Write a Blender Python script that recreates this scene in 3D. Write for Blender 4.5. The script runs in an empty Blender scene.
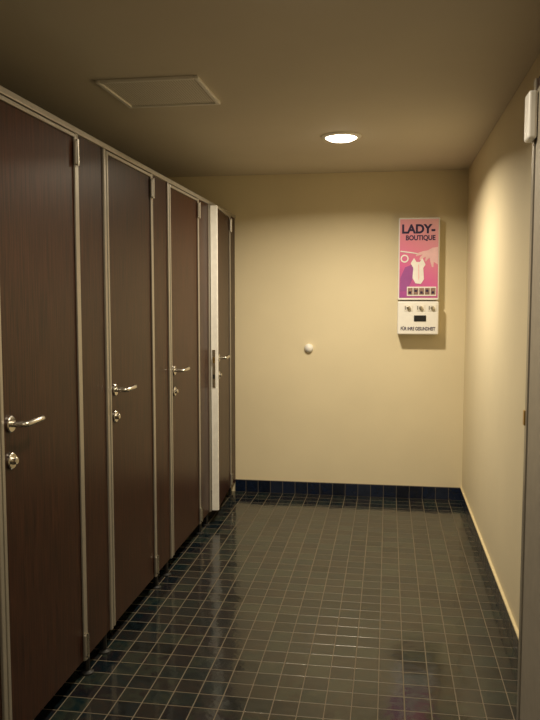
import bpy, math, bmesh
from mathutils import Vector, Matrix
S=bpy.context.scene
S.view_settings.view_transform='Standard'
S.view_settings.look='None'
# ---------------------------------------------------------------- helpers
def lin(r,g,b):
    f=lambda c:((c/255+0.055)/1.055)**2.4 if c/255>0.04045 else c/255/12.92
    return (f(r),f(g),f(b),1)
def nodemat(name):
    m=bpy.data.materials.new(name); m.use_nodes=True
    nt=m.node_tree; b=nt.nodes['Principled BSDF']
    return m,nt,b
def N(nt,t,**k):
    n=nt.nodes.new(t)
    for a,v in k.items(): setattr(n,a,v)
    return n
def simple(name,col,rough=0.5,metal=0,var=0.06,scale=20,bump=0.0,spec=0.5):
    m,nt,b=nodemat(name); L=nt.links
    g=N(nt,'ShaderNodeNewGeometry'); no=N(nt,'ShaderNodeTexNoise'); no.inputs['Scale'].default_value=scale; no.inputs['Detail'].default_value=4
    L.new(g.outputs['Position'],no.inputs['Vector'])
    r=N(nt,'ShaderNodeValToRGB')
    r.color_ramp.elements[0].position=0.3; r.color_ramp.elements[1].position=0.7
    r.color_ramp.elements[0].color=tuple(c*(1-var) for c in col[:3])+(1,)
    r.color_ramp.elements[1].color=tuple(min(1,c*(1+var)) for c in col[:3])+(1,)
    L.new(no.outputs['Fac'],r.inputs['Fac']); L.new(r.outputs['Color'],b.inputs['Base Color'])
    b.inputs['Roughness'].default_value=rough; b.inputs['Metallic'].default_value=metal
    b.inputs['Specular IOR Level'].default_value=spec
    if bump:
        bp=N(nt,'ShaderNodeBump'); bp.inputs['Strength'].default_value=bump; bp.inputs['Distance'].default_value=0.002
        n2=N(nt,'ShaderNodeTexNoise'); n2.inputs['Scale'].default_value=180
        L.new(g.outputs['Position'],n2.inputs['Vector']); L.new(n2.outputs['Fac'],bp.inputs['Height']); L.new(bp.outputs['Normal'],b.inputs['Normal'])
    return m
def tilemat(name,cols,grout,size,groutw,mode,off=(0,0),rough=0.16):
    m,nt,b=nodemat(name); L=nt.links
    g=N(nt,'ShaderNodeNewGeometry'); sx=N(nt,'ShaderNodeSeparateXYZ'); L.new(g.outputs['Position'],sx.inputs[0])
    cb=N(nt,'ShaderNodeCombineXYZ')
    if mode=='XY': a,c='X','Y'
    elif mode=='XZ': a,c='X','Z'
    else: a,c='Y','Z'
    L.new(sx.outputs[a],cb.inputs[0]); L.new(sx.outputs[c],cb.inputs[1])
    ad=N(nt,'ShaderNodeVectorMath',operation='ADD'); ad.inputs[1].default_value=(off[0]+50*size,off[1]+50*size,0); L.new(cb.outputs[0],ad.inputs[0])
    sc=N(nt,'ShaderNodeVectorMath',operation='SCALE'); sc.inputs['Scale'].default_value=1/size; L.new(ad.outputs[0],sc.inputs[0])
    fl=N(nt,'ShaderNodeVectorMath',operation='FLOOR'); L.new(sc.outputs[0],fl.inputs[0])
    fr=N(nt,'ShaderNodeVectorMath',operation='FRACTION'); L.new(sc.outputs[0],fr.inputs[0])
    wn=N(nt,'ShaderNodeTexWhiteNoise'); wn.noise_dimensions='3D'; L.new(fl.outputs[0],wn.inputs['Vector'])
    no=N(nt,'ShaderNodeTexNoise'); no.inputs['Scale'].default_value=22; no.inputs['Detail'].default_value=3
    L.new(g.outputs['Position'],no.inputs['Vector'])
    mx=N(nt,'ShaderNodeMath',operation='MULTIPLY_ADD'); mx.inputs[1].default_value=0.8; mx.inputs[2].default_value=-0.4
    L.new(no.outputs['Fac'],mx.inputs[0])
    a2=N(nt,'ShaderNodeMath',operation='ADD',use_clamp=True); L.new(mx.outputs[0],a2.inputs[0]); L.new(wn.outputs['Value'],a2.inputs[1])
    r=N(nt,'ShaderNodeValToRGB'); e=r.color_ramp.elements
    while len(e)<len(cols): e.new(0.5)
    for i,cc in enumerate(cols): e[i].position=i/(len(cols)-1); e[i].color=cc
    L.new(a2.outputs[0],r.inputs['Fac'])
    s2=N(nt,'ShaderNodeSeparateXYZ'); L.new(fr.outputs[0],s2.inputs[0])
    def edge(o):
        s=N(nt,'ShaderNodeMath',operation='SUBTRACT'); L.new(o,s.inputs[0]); s.inputs[1].default_value=0.5
        ab=N(nt,'ShaderNodeMath',operation='ABSOLUTE'); L.new(s.outputs[0],ab.inputs[0]); return ab.outputs[0]
    mm=N(nt,'ShaderNodeMath',operation='MAXIMUM'); L.new(edge(s2.outputs[0]),mm.inputs[0]); L.new(edge(s2.outputs[1]),mm.inputs[1])
    mr=N(nt,'ShaderNodeMapRange'); h=0.5-groutw/size/2
    mr.inputs['From Min'].default_value=h-0.012; mr.inputs['From Max'].default_value=h+0.012
    L.new(mm.outputs[0],mr.inputs['Value'])
    mix=N(nt,'ShaderNodeMix',data_type='RGBA'); L.new(mr.outputs[0],mix.inputs['Factor'])
    L.new(r.outputs['Color'],mix.inputs['A']); mix.inputs['B'].default_value=grout
    L.new(mix.outputs['Result'],b.inputs['Base Color'])
    rr=N(nt,'ShaderNodeMapRange'); rr.inputs['To Min'].default_value=rough; rr.inputs['To Max'].default_value=0.7
    L.new(mr.outputs[0],rr.inputs['Value']); L.new(rr.outputs[0],b.inputs['Roughness'])
    b.inputs['IOR'].default_value=1.58
    # each glazed tile sits at a very slightly different tilt
    wc=N(nt,'ShaderNodeVectorMath',operation='SUBTRACT'); wc.inputs[1].default_value=(0.5,0.5,0.5); L.new(wn.outputs['Color'],wc.inputs[0])
    ws=N(nt,'ShaderNodeVectorMath',operation='SCALE'); ws.inputs['Scale'].default_value=0.022; L.new(wc.outputs[0],ws.inputs[0])
    wa=N(nt,'ShaderNodeVectorMath',operation='ADD'); L.new(ws.outputs[0],wa.inputs[0])
    inv=N(nt,'ShaderNodeMath',operation='MULTIPLY_ADD'); inv.inputs[1].default_value=-1.0; inv.inputs[2].default_value=1
    L.new(mr.outputs[0],inv.inputs[0])
    n3=N(nt,'ShaderNodeTexNoise'); n3.inputs['Scale'].default_value=16; L.new(g.outputs['Position'],n3.inputs['Vector'])
    ad3=N(nt,'ShaderNodeMath',operation='MULTIPLY_ADD'); ad3.inputs[1].default_value=1.0; L.new(n3.outputs['Fac'],ad3.inputs[0]); L.new(inv.outputs[0],ad3.inputs[2])
    bp=N(nt,'ShaderNodeBump'); bp.inputs['Strength'].default_value=0.6; bp.inputs['Distance'].default_value=0.0015
    L.new(ad3.outputs[0],bp.inputs['Height']); L.new(bp.outputs['Normal'],wa.inputs[1])
    nn=N(nt,'ShaderNodeVectorMath',operation='NORMALIZE'); L.new(wa.outputs[0],nn.inputs[0]); L.new(nn.outputs[0],b.inputs['Normal'])
    return m
def empty(name,loc=(0,0,0),rz=0):
    e=bpy.data.objects.new(name,None); e.location=loc; e.rotation_euler=(0,0,rz); e.empty_display_size=0.1
    S.collection.objects.link(e); return e
def addmesh(name,bm,mat,parent=None,smooth=False):
    me=bpy.data.meshes.new(name); bm.to_mesh(me); bm.free()
    o=bpy.data.objects.new(name,me); S.collection.objects.link(o)
    if mat: me.materials.append(mat)
    if smooth:
        for p in me.polygons: p.use_smooth=True
    if parent: o.parent=parent
    return o
def box(name,a,b,mat,parent=None,bev=0,seg=2):
    bm=bmesh.new(); bmesh.ops.create_cube(bm,size=1)
    for v in bm.verts:
        v.co=Vector([(a[i]+b[i])/2+v.co[i]*(b[i]-a[i]) for i in range(3)])
    if bev: bmesh.ops.bevel(bm,geom=bm.edges[:],offset=bev,segments=seg,affect='EDGES',profile=0.5)
    return addmesh(name,bm,mat,parent)
def lathe(name,prof,origin,axis,mat,parent=None,n=40):
    bm=bmesh.new(); ax=Vector(axis).normalized(); q=Vector((0,0,1)).rotation_difference(ax); rings=[]
    for r,h in prof:
        if r<1e-6: rings.append([bm.verts.new(Vector(origin)+q@Vector((0,0,h)))])
        else: rings.append([bm.verts.new(Vector(origin)+q@Vector((r*math.cos(2*math.pi*i/n),r*math.sin(2*math.pi*i/n),h))) for i in range(n)])
    for A,B in zip(rings,rings[1:]):
        for i in range(n):
            j=(i+1)%n
            if len(A)==1 and len(B)==1: continue
            if len(A)==1: bm.faces.new((A[0],B[i],B[j]))
            elif len(B)==1: bm.faces.new((A[i],A[j],B[0]))
            else: bm.faces.new((A[i],A[j],B[j],B[i]))
    bmesh.ops.recalc_face_normals(bm,faces=bm.faces[:])
    o=addmesh(name,bm,mat,parent,True)
    m=o.modifiers.new('es','EDGE_SPLIT'); m.split_angle=math.radians(40)
    return o
def tube(name,pts,r,mat,parent=None):
    cu=bpy.data.curves.new(name,'CURVE'); cu.dimensions='3D'; cu.bevel_depth=r; cu.bevel_resolution=5; cu.use_fill_caps=True
    sp=cu.splines.new('POLY'); sp.points.add(len(pts)-1)
    for p,q in zip(sp.points,pts): p.co=(*q,1)
    o=bpy.data.objects.new(name,cu); S.collection.objects.link(o)
    dg=bpy.context.evaluated_depsgraph_get(); dg.update()
    me=bpy.data.meshes.new_from_object(o.evaluated_get(dg)); bpy.data.objects.remove(o)
    me.materials.clear(); me.materials.append(mat)
    for p in me.polygons: p.use_smooth=True
    o=bpy.data.objects.new(name,me); S.collection.objects.link(o)
    if parent: o.parent=parent
    return o
def text(name,s,size,loc,mat,parent,offset=0.0,sx=1.0,shear=0,rot=0):
    cu=bpy.data.curves.new(name,'FONT'); cu.body=s; cu.size=size; cu.align_x='CENTER'; cu.align_y='CENTER'; cu.extrude=0.0006; cu.offset=offset; cu.shear=shear
    o=bpy.data.objects.new(name,cu); S.collection.objects.link(o)
    dg=bpy.context.evaluated_depsgraph_get(); dg.update()
    me=bpy.data.meshes.new_from_object(o.evaluated_get(dg)); bpy.data.objects.remove(o)
    me.materials.clear(); me.materials.append(mat)
    o=bpy.data.objects.new(name,me); S.collection.objects.link(o)
    o.rotation_euler=(math.radians(90),rot,0); o.location=loc; o.scale=(sx,1,1); o.parent=parent
    return o
def flat(name,pts,y,mat,parent,th=0.0012):
    bm=bmesh.new(); vs=[bm.verts.new((x,y,z)) for x,z in pts]; f=bm.faces.new(vs)
    r=bmesh.ops.extrude_face_region(bm,geom=[f])
    for v in [g for g in r['geom'] if isinstance(g,bmesh.types.BMVert)]: v.co.y+=th
    bmesh.ops.recalc_face_normals(bm,faces=bm.faces[:])
    return addmesh(name,bm,mat,parent)
# ---------------------------------------------------------------- dims
XL=-1.208; XR=0.58; YB=5.88; H=2.525; YF=-1.2; XW=-2.65
TS=0.100
TOP=2.192
# ---------------------------------------------------------------- materials
M_wall=simple('wall_plaster',lin(232,219,185),0.7,var=0.03,scale=2.2,bump=0.25,spec=0.3)
M_ceil=simple('ceiling_paint',lin(212,202,184),0.8,var=0.03,scale=1.5,bump=0.15,spec=0.2)
M_floor=tilemat('floor_glazed_tiles',[lin(12,18,22),lin(26,36,40),lin(40,36,34),lin(18,34,38),lin(44,50,44),lin(30,27,31),lin(18,28,34)],lin(116,102,80),TS,0.0034,'XY',(0.02,0.03),0.11)
base=[lin(12,20,36),lin(20,32,56),lin(16,26,44),lin(28,38,58)]
M_bx=tilemat('skirting_tiles_x',base,lin(100,90,74),TS,0.0035,'XZ',(0.02,0),0.2)
M_by=tilemat('skirting_tiles_y',base,lin(100,90,74),TS,0.0035,'YZ',(0.03,0),0.2)
M_caulk=simple('cream_caulk',lin(215,200,160),0.6)
def wenge():
    m,nt,b=nodemat('wenge_laminate'); L=nt.links
    g=N(nt,'ShaderNodeNewGeometry'); mp=N(nt,'ShaderNodeMapping'); mp.inputs['Scale'].default_value=(60,60,2.0)
    L.new(g.outputs['Position'],mp.inputs['Vector'])
    no=N(nt,'ShaderNodeTexNoise'); no.inputs['Scale'].default_value=2.2; no.inputs['Detail'].default_value=6; no.inputs['Roughness'].default_value=0.6
    L.new(mp.outputs[0],no.inputs['Vector'])
    r=N(nt,'ShaderNodeValToRGB'); r.color_ramp.elements[0].position=0.36; r.color_ramp.elements[1].position=0.66
    r.color_ramp.elements[0].color=lin(32,16,11); r.color_ramp.elements[1].color=lin(68,39,26)
    L.new(no.outputs['Fac'],r.inputs['Fac']); L.new(r.outputs['Color'],b.inputs['Base Color'])
    b.inputs['Roughness'].default_value=0.36; b.inputs['Specular IOR Level'].default_value=0.25
    return m
M_wood=wenge()
M_alu=simple('satin_aluminium',lin(176,170,158),0.35,0.6,var=0.04)
M_edge=simple('door_edge_band',lin(250,247,240),0.45,0.0)
M_steel=simple('brushed_steel',lin(215,210,200),0.25,1.0,var=0.03)
M_black=simple('black_plastic',lin(18,17,16),0.5)
M_white=simple('white_enamel',lin(244,242,236),0.35,var=0.02)
M_ring=simple('white_trim_ring',lin(240,236,226),0.4,var=0.02)
M_brass=simple('brass',lin(200,165,90),0.3,1.0)
M_grey=simple('grey_beige_paint',lin(158,150,136),0.5)
# ---------------------------------------------------------------- shell
box('floor',(XW-0.1,YF-0.1,-0.1),(XR+0.1,YB+0.1,0),M_floor)
box('ceiling',(XW-0.1,YF-0.1,H),(XR+0.1,YB+0.1,H+0.1),M_ceil)
box('wall_back',(XW-0.1,YB,0),(XR+0.1,YB+0.1,H),M_wall)
box('wall_right',(XR,YF,0),(XR+0.1,YB,H),M_wall)
box('wall_left',(XW-0.1,YF,0),(XW,YB,H),M_wall)
box('wall_front',(XW-0.1,YF-0.1,0),(XR+0.1,YF,H),M_wall)
box('baseboard_back',(XL+0.002,YB-0.012,0),(XR-0.012,YB,TS),M_bx)
b=empty('baseboard_right',(0,0,0))
box('tiles',(XR-0.012,1.75,0),(XR,YB,TS),M_by,b)
box('caulk_line',(XR-0.013,1.75,TS),(XR,YB,TS+0.008),M_caulk,b)
# ---------------------------------------------------------------- stall partitions
P=empty('toilet_stall_partition',(0,0,0))
pil=[(0.92,1.23),(1.86,2.17),(2.80,3.11),(3.74,4.05),(4.69,5.00),(5.66,YB)]
for i,(a,c) in enumerate(pil):
    box(f'pilaster_{i}',(XL-0.03,a,0.085),(XL,c,TOP),M_wood,P)
    for j,y in enumerate((a,c)):
        if y>=YB: continue
        y0=y-0.002 if j==0 else y-0.022
        box(f'profile_{i}_{j}',(XL-0.034,y0,0.082),(XL+0.009,y0+0.024,TOP),M_alu,P,0.003)
        yc=y0+0.012+(0.05 if j==0 else -0.05)
        lathe(f'foot_{i}_{j}',[(0,0),(0.028,0),(0.028,0.006),(0.012,0.012),(0.012,0.085),(0,0.085)],(XL-0.014,yc,0),(0,0,1),M_black,P,20)
box('top_rail',(XL-0.04,0.92,TOP),(XL+0.010,YB,TOP+0.024),M_alu,P,0.004)
for i,y in enumerate((1.075,2.015,2.955,3.895,4.845)):
    box(f'divider_{i}',(XW,y-0.014,0.085),(XL-0.034,y+0.014,TOP),M_wood,P)
# ---------------------------------------------------------------- stall doors
def stall_door(y0,y1,ang=0):
    D=empty('toilet_stall_door',(XL,y1-0.004,0),math.radians(ang)); w=(y1-y0)-0.008
    f=0.004; zb=0.09; zt=2.186
    box('leaf',(-0.034,-w,zb),(f,0,zt),M_wood,D,0.002)
    box('edge_band',(-0.0345,-w-0.002,zb),(f+0.0005,-w,zt),M_edge,D)
    for n,a,c in (('stile_lock',-w-0.001,-w+0.016),('stile_hinge',-0.016,0.0)):
        box(n,(f,a,zb),(f+0.008,c,zt),M_edge if (ang and n=='stile_lock') else M_alu,D,0.002)
    box('stile_top',(f,-w+0.016,zt-0.014),(f+0.008,-0.016,zt),M_alu,D,0.002)
    for n,z in (('hinge_upper',2.115),('hinge_lower',0.155)):
        box(n,(f+0.004,-0.022,z-0.045),(f+0.016,0.010,z+0.045),M_alu,D,0.004)
        lathe(n+'_pin',[(0,0),(0.007,0),(0.007,0.10),(0,0.10)],(f+0.016,-0.006,z-0.05),(0,0,1),M_steel,D,16)
    yh=-w+0.065; zh=1.15
    lathe('handle_rose',[(0,0),(0.027,0),(0.027,0.007),(0.024,0.010),(0,0.010)],(f,yh,zh),(1,0,0),M_steel,D)
    pts=[(f+0.008,yh,zh),(f+0.045,yh,zh),(f+0.053,yh+0.003,zh),(f+0.058,yh+0.011,zh),(f+0.058,yh+0.10,zh+0.002),(f+0.056,yh+0.120,zh+0.002),(f+0.046,yh+0.134,zh+0.002)]
    tube('lever',pts,0.0095,M_steel,D)
    zl=1.03
    lathe('lock_rose',[(0,0),(0.027,0),(0.027,0.007),(0.024,0.010),(0,0.010)],(f,yh,zl),(1,0,0),M_steel,D)
    box('lock_coin_slot',(f+0.0095,yh-0.003,zl-0.012),(f+0.014,yh+0.003,zl+0.012),M_black,D)
    lathe('lock_knob',[(0,0.01),(0.012,0.01),(0.012,0.022),(0.010,0.024),(0,0.024)],(f,yh,zl+0.001),(1,0,0),M_steel,D,20)
    box('latch_plate',(-0.026,-w-0.0045,0.95),(-0.006,-w-0.002,1.21),M_steel,D)
    box('latch_bolt',(-0.022,-w-0.010 if ang else -w-0.005,1.12),(-0.010,-w-0.0045,1.16),M_brass,D)
    box('dead_bolt',(-0.022,-w-0.008 if ang else -w-0.005,1.01),(-0.010,-w-0.0045,1.04),M_black,D)
for y0,y1,an in ((1.23,1.86,0),(2.17,2.80,0),(3.11,3.74,0),(4.05,4.69,0),(5.00,5.66,4.2)):
    stall_door(y0,y1,an)
# ---------------------------------------------------------------- entrance door, folded open against right wall
E=empty('door_1',(0.47,1.72,0))
box('leaf',(-0.005,0,0.01),(0.04,0.88,2.26),M_wood,E,0.003)
box('leading_profile',(-0.012,0.85,0.01),(-0.004,0.884,2.26),M_alu,E,0.002)
box('inner_panel',(-0.010,0.03,0.05),(-0.004,0.83,2.22),M_grey,E,0.002)
box('seal',(-0.004,0.880,0.01),(0.04,0.890,2.26),M_black,E,0.002)
box('latch',(-0.016,0.872,1.13),(0.006,0.897,1.18),M_brass,E,0.002)
box('closer_body',(-0.040,0.80,2.06),(-0.012,0.878,2.21),M_white,E,0.008,3)
lathe('handle_rose',[(0,0),(0.027,0),(0.027,0.009),(0,0.009)],(-0.01,0.55,1.1),(-1,0,0),M_steel,E)
for i,z in enumerate((0.25,1.15,2.0)):
    box(f'hinge_{i}',(0.03,-0.012,z-0.05),(0.092,0.002,z+0.05),M_steel,E,0.003)
T=empty('trim_1',(XR,0,0))
box('jamb_far',(-0.015,1.62,0),(0,1.73,2.3),M_grey,T,0.003)
box('jamb_near',(-0.015,0.66,0),(0,0.74,2.3),M_grey,T,0.003)
box('head',(-0.015,0.74,2.22),(0,1.62,2.3),M_grey,T,0.003)
# ---------------------------------------------------------------- ceiling vent
def ventmat():
    m,nt,b=nodemat('vent_perforated'); L=nt.links
    g=N(nt,'ShaderNodeNewGeometry'); sc=N(nt,'ShaderNodeVectorMath',operation='SCALE'); sc.inputs['Scale'].default_value=1/0.012; L.new(g.outputs['Position'],sc.inputs[0])
    fr=N(nt,'ShaderNodeVectorMath',operation='FRACTION'); L.new(sc.outputs[0],fr.inputs[0])
    sb=N(nt,'ShaderNodeVectorMath',operation='SUBTRACT'); sb.inputs[1].default_value=(0.5,0.5,0); L.new(fr.outputs[0],sb.inputs[0])
    ml=N(nt,'ShaderNodeVectorMath',operation='MULTIPLY'); ml.inputs[1].default_value=(1,1,0); L.new(sb.outputs[0],ml.inputs[0])
    ln=N(nt,'ShaderNodeVectorMath',operation='LENGTH'); L.new(ml.outputs[0],ln.inputs[0])
    lt=N(nt,'ShaderNodeMath',operation='LESS_THAN'); lt.inputs[1].default_value=0.22; L.new(ln.outputs['Value'],lt.inputs[0])
    mx=N(nt,'ShaderNodeMix',data_type='RGBA'); L.new(lt.outputs[0],mx.inputs['Factor']); mx.inputs['A'].default_value=lin(226,219,205); mx.inputs['B'].default_value=lin(140,132,118)
    L.new(mx.outputs['Result'],b.inputs['Base Color']); b.inputs['Roughness'].default_value=0.6
    return m
V=empty('ceiling_vent',(-1.065,3.485,H))
hx,hy=0.235,0.225
box('grille',(-hx+0.02,-hy+0.02,-0.006),(hx-0.02,hy-0.02,0),ventmat(),V)
for n,a,c in (('frame_w',(-hx,-hy),(-hx+0.02,hy)),('frame_e',(hx-0.02,-hy),(hx,hy)),('frame_s',(-hx+0.02,-hy),(hx-0.02,-hy+0.02)),('frame_n',(-hx+0.02,hy-0.02),(hx-0.02,hy))):
    box(n,(a[0],a[1],-0.014),(c[0],c[1],0),M_ring,V,0.003)
# ---------------------------------------------------------------- downlights
def lensmat(k):
    m,nt,b=nodemat('lit_frosted_glass')
    b.inputs['Base Color'].default_value=(1,0.93,0.8,1); b.inputs['Emission Color'].default_value=(1.0,0.88,0.68,1); b.inputs['Emission Strength'].default_value=k
    return m
def downlight(y,pw,em,spread):
    D=empty('recessed_downlight',(-0.29,y,H))
    lathe('trim_ring',[(0.092,0.0),(0.093,-0.012),(0.104,-0.012),(0.120,-0.004),(0.120,0.0)],(0,0,0),(0,0,1),M_ring,D,48)
    lathe('lens',[(0.092,0.0),(0.090,-0.014),(0.070,-0.024),(0.040,-0.030),(0,-0.032)],(0,0,0),(0,0,1),lensmat(em),D,48)
    li=bpy.data.lights.new('downlight_lamp','AREA'); li.shape='DISK'; li.size=0.15; li.energy=pw; li.color=(1.0,0.87,0.66); li.spread=math.radians(spread)
    o=bpy.data.objects.new('lamp',li); o.location=(0,0,-0.036); o.parent=D; S.collection.objects.link(o)
for y,p,em,sp_ in ((4.58,37,15,158),(2.37,17,6,160),(0.15,14,6,160)): downlight(y,p,em,sp_)  # last one is out of view overhead, added to light the enclosed room
# ---------------------------------------------------------------- vending machine
m,nt,bs=nodemat('printed_pink_poster'); L=nt.links
tc=N(nt,'ShaderNodeTexCoord'); sp=N(nt,'ShaderNodeSeparateXYZ'); L.new(tc.outputs['Generated'],sp.inputs[0])
r=N(nt,'ShaderNodeValToRGB'); e=r.color_ramp.elements; e[0].position=0.0; e[0].color=lin(165,80,160); e[1].position=1.0; e[1].color=lin(245,185,190)
x=e.new(0.35); x.color=lin(225,110,170); x=e.new(0.62); x.color=lin(240,145,172)
ad=N(nt,'ShaderNodeMath',operation='MULTIPLY_ADD'); ad.inputs[1].default_value=0.25; L.new(sp.outputs['X'],ad.inputs[0])
sb=N(nt,'ShaderNodeMath',operation='MULTIPLY'); sb.inputs[1].default_value=0.8; L.new(sp.outputs['Z'],sb.inputs[0]); L.new(sb.outputs[0],ad.inputs[2])
L.new(ad.outputs[0],r.inputs['Fac']); L.new(r.outputs['Color'],bs.inputs['Base Color']); bs.inputs['Roughness'].default_value=0.35
M_pink=m
M_navy=simple('navy_print',lin(40,22,72),0.5); M_lp=simple('pale_pink_print',lin(250,205,208),0.5); M_pur=simple('purple_print',lin(165,85,160),0.5)
M_pw=simple('white_print',lin(252,248,244),0.5); M_prod=simple('product_boxes',lin(150,120,110),0.5,var=0.5,scale=60)
G=empty('sanitary_vending_machine',(0.222,YB,0.015))
hw=0.152; f=-0.10
box('upper_cabinet',(-hw,f,1.535),(hw,0,2.15),M_white,G,0.008,3)
box('poster',(-hw+0.010,f-0.003,1.552),(hw-0.010,f,2.138),M_pink,G)
y=f-0.0045
text('title_lady','LADY-',0.090,(-0.006,y,2.062),M_navy,G,0.0036,0.97)
text('title_boutique','BOUTIQUE',0.050,(0.010,y,1.998),M_navy,G,0.0016,0.88)
flat('print_purple_patch',[(-0.135,1.70),(-0.10,1.78),(-0.05,1.80),(-0.02,1.74),(-0.06,1.66),(-0.09,1.60),(-0.135,1.60)],y,M_pur,G)  # purple area of the printed artwork, lower left
flat('print_hand',[(0.140,1.93),(0.10,1.925),(0.065,1.905),(0.030,1.900),(-0.005,1.888),(-0.022,1.872),(-0.020,1.862),(0.000,1.868),(0.028,1.876),(0.010,1.856),(0.004,1.838),(0.012,1.832),(0.030,1.848),(0.052,1.858),(0.046,1.832),(0.052,1.822),(0.064,1.838),(0.080,1.850),(0.086,1.815),(0.098,1.780),(0.108,1.782),(0.110,1.82),(0.140,1.80)],y-0.0012,M_lp,G)
flat('print_line',[(-0.136,1.905),(-0.05,1.893),(-0.01,1.885),(-0.01,1.878),(-0.05,1.884),(-0.136,1.896)],y-0.0020,M_pw,G)
flat('print_garment',[(-0.035,1.85),(-0.018,1.82),(0.008,1.82),(0.026,1.85),(0.050,1.80),(0.034,1.775),(0.040,1.69),(0.018,1.655),(-0.022,1.66),(-0.045,1.70),(-0.040,1.775),(-0.060,1.81)],y-0.0030,M_pw,G)
flat('print_garment_fold',[(-0.004,1.80),(0.002,1.80),(0.006,1.70),(-0.002,1.68)],y-0.0036,M_lp,G)
bm=bmesh.new(); n=28
ri=[];ro=[]
for i in range(n):
    a=2*math.pi*i/n; ri.append(bm.verts.new((-0.105+0.020*math.cos(a),y-0.001,1.845+0.020*math.sin(a)))); ro.append(bm.verts.new((-0.105+0.030*math.cos(a),y-0.001,1.845+0.030*math.sin(a))))
for i in range(n):
    j=(i+1)%n; bm.faces.new((ri[i],ro[i],ro[j],ri[j]))
addmesh('print_ring',bm,M_pw,G)
box('window_frame',(-0.085,f-0.008,1.565),(0.132,f-0.002,1.635),M_white,G,0.002)
for i in range(5):
    box(f'product_{i}',(-0.078+i*0.042,f-0.0095,1.575),(-0.078+i*0.042+0.036,f-0.0075,1.625),M_prod,G)
    box(f'product_mark_{i}',(-0.070+i*0.042,f-0.0105,1.583+0.012*(i%2)),(-0.070+i*0.042+0.018,f-0.0093,1.600+0.012*(i%2)),M_navy,G)
f2=-0.125
box('lower_cabinet',(-hw,f2,1.275),(hw,0,1.525),M_white,G,0.010,3)
for i,xx in enumerate((-0.072,0.02,0.105)):
    box(f'coin_plate_{i}',(xx-0.032,f2-0.004,1.452),(xx+0.032,f2,1.500),M_ring,G,0.002)
    lathe(f'coin_knob_{i}',[(0,0),(0.016,0),(0.014,0.016),(0,0.018)],(xx,f2-0.004,1.476),(0,-1,0),M_steel,G,24)
    box(f'coin_slot_{i}',(xx-0.026,f2-0.006,1.463),(xx-0.021,f2-0.003,1.490),M_black,G)
box('return_tray',(-0.03,f2-0.006,1.375),(0.060,f2,1.420),M_black,G,0.003)
text('slogan','FÜR IHRE GESUNDHEIT',0.036,(0,f2-0.001,1.318),M_navy,G,0.0010,0.68)
# ---------------------------------------------------------------- door stop
lathe('wall_door_stop',[(0,0),(0.034,0),(0.035,0.010),(0.030,0.022),(0.018,0.032),(0,0.035)],(-0.614,YB,1.172),(0,-1,0),M_white,None,32)
# ---------------------------------------------------------------- world & camera
w=bpy.data.worlds.new('world'); S.world=w; w.use_nodes=True
w.node_tree.nodes['Background'].inputs[0].default_value=(0.02,0.018,0.015,1)
c=bpy.data.cameras.new('camera'); co=bpy.data.objects.new('camera',c); S.collection.objects.link(co)
c.sensor_fit='VERTICAL'; c.sensor_height=36; c.sensor_width=27; c.lens=37.5; c.clip_start=0.05
co.location=(0,0,1.55); co.rotation_euler=(math.radians(90-4.574),0,math.radians(8.94))
S.camera=co
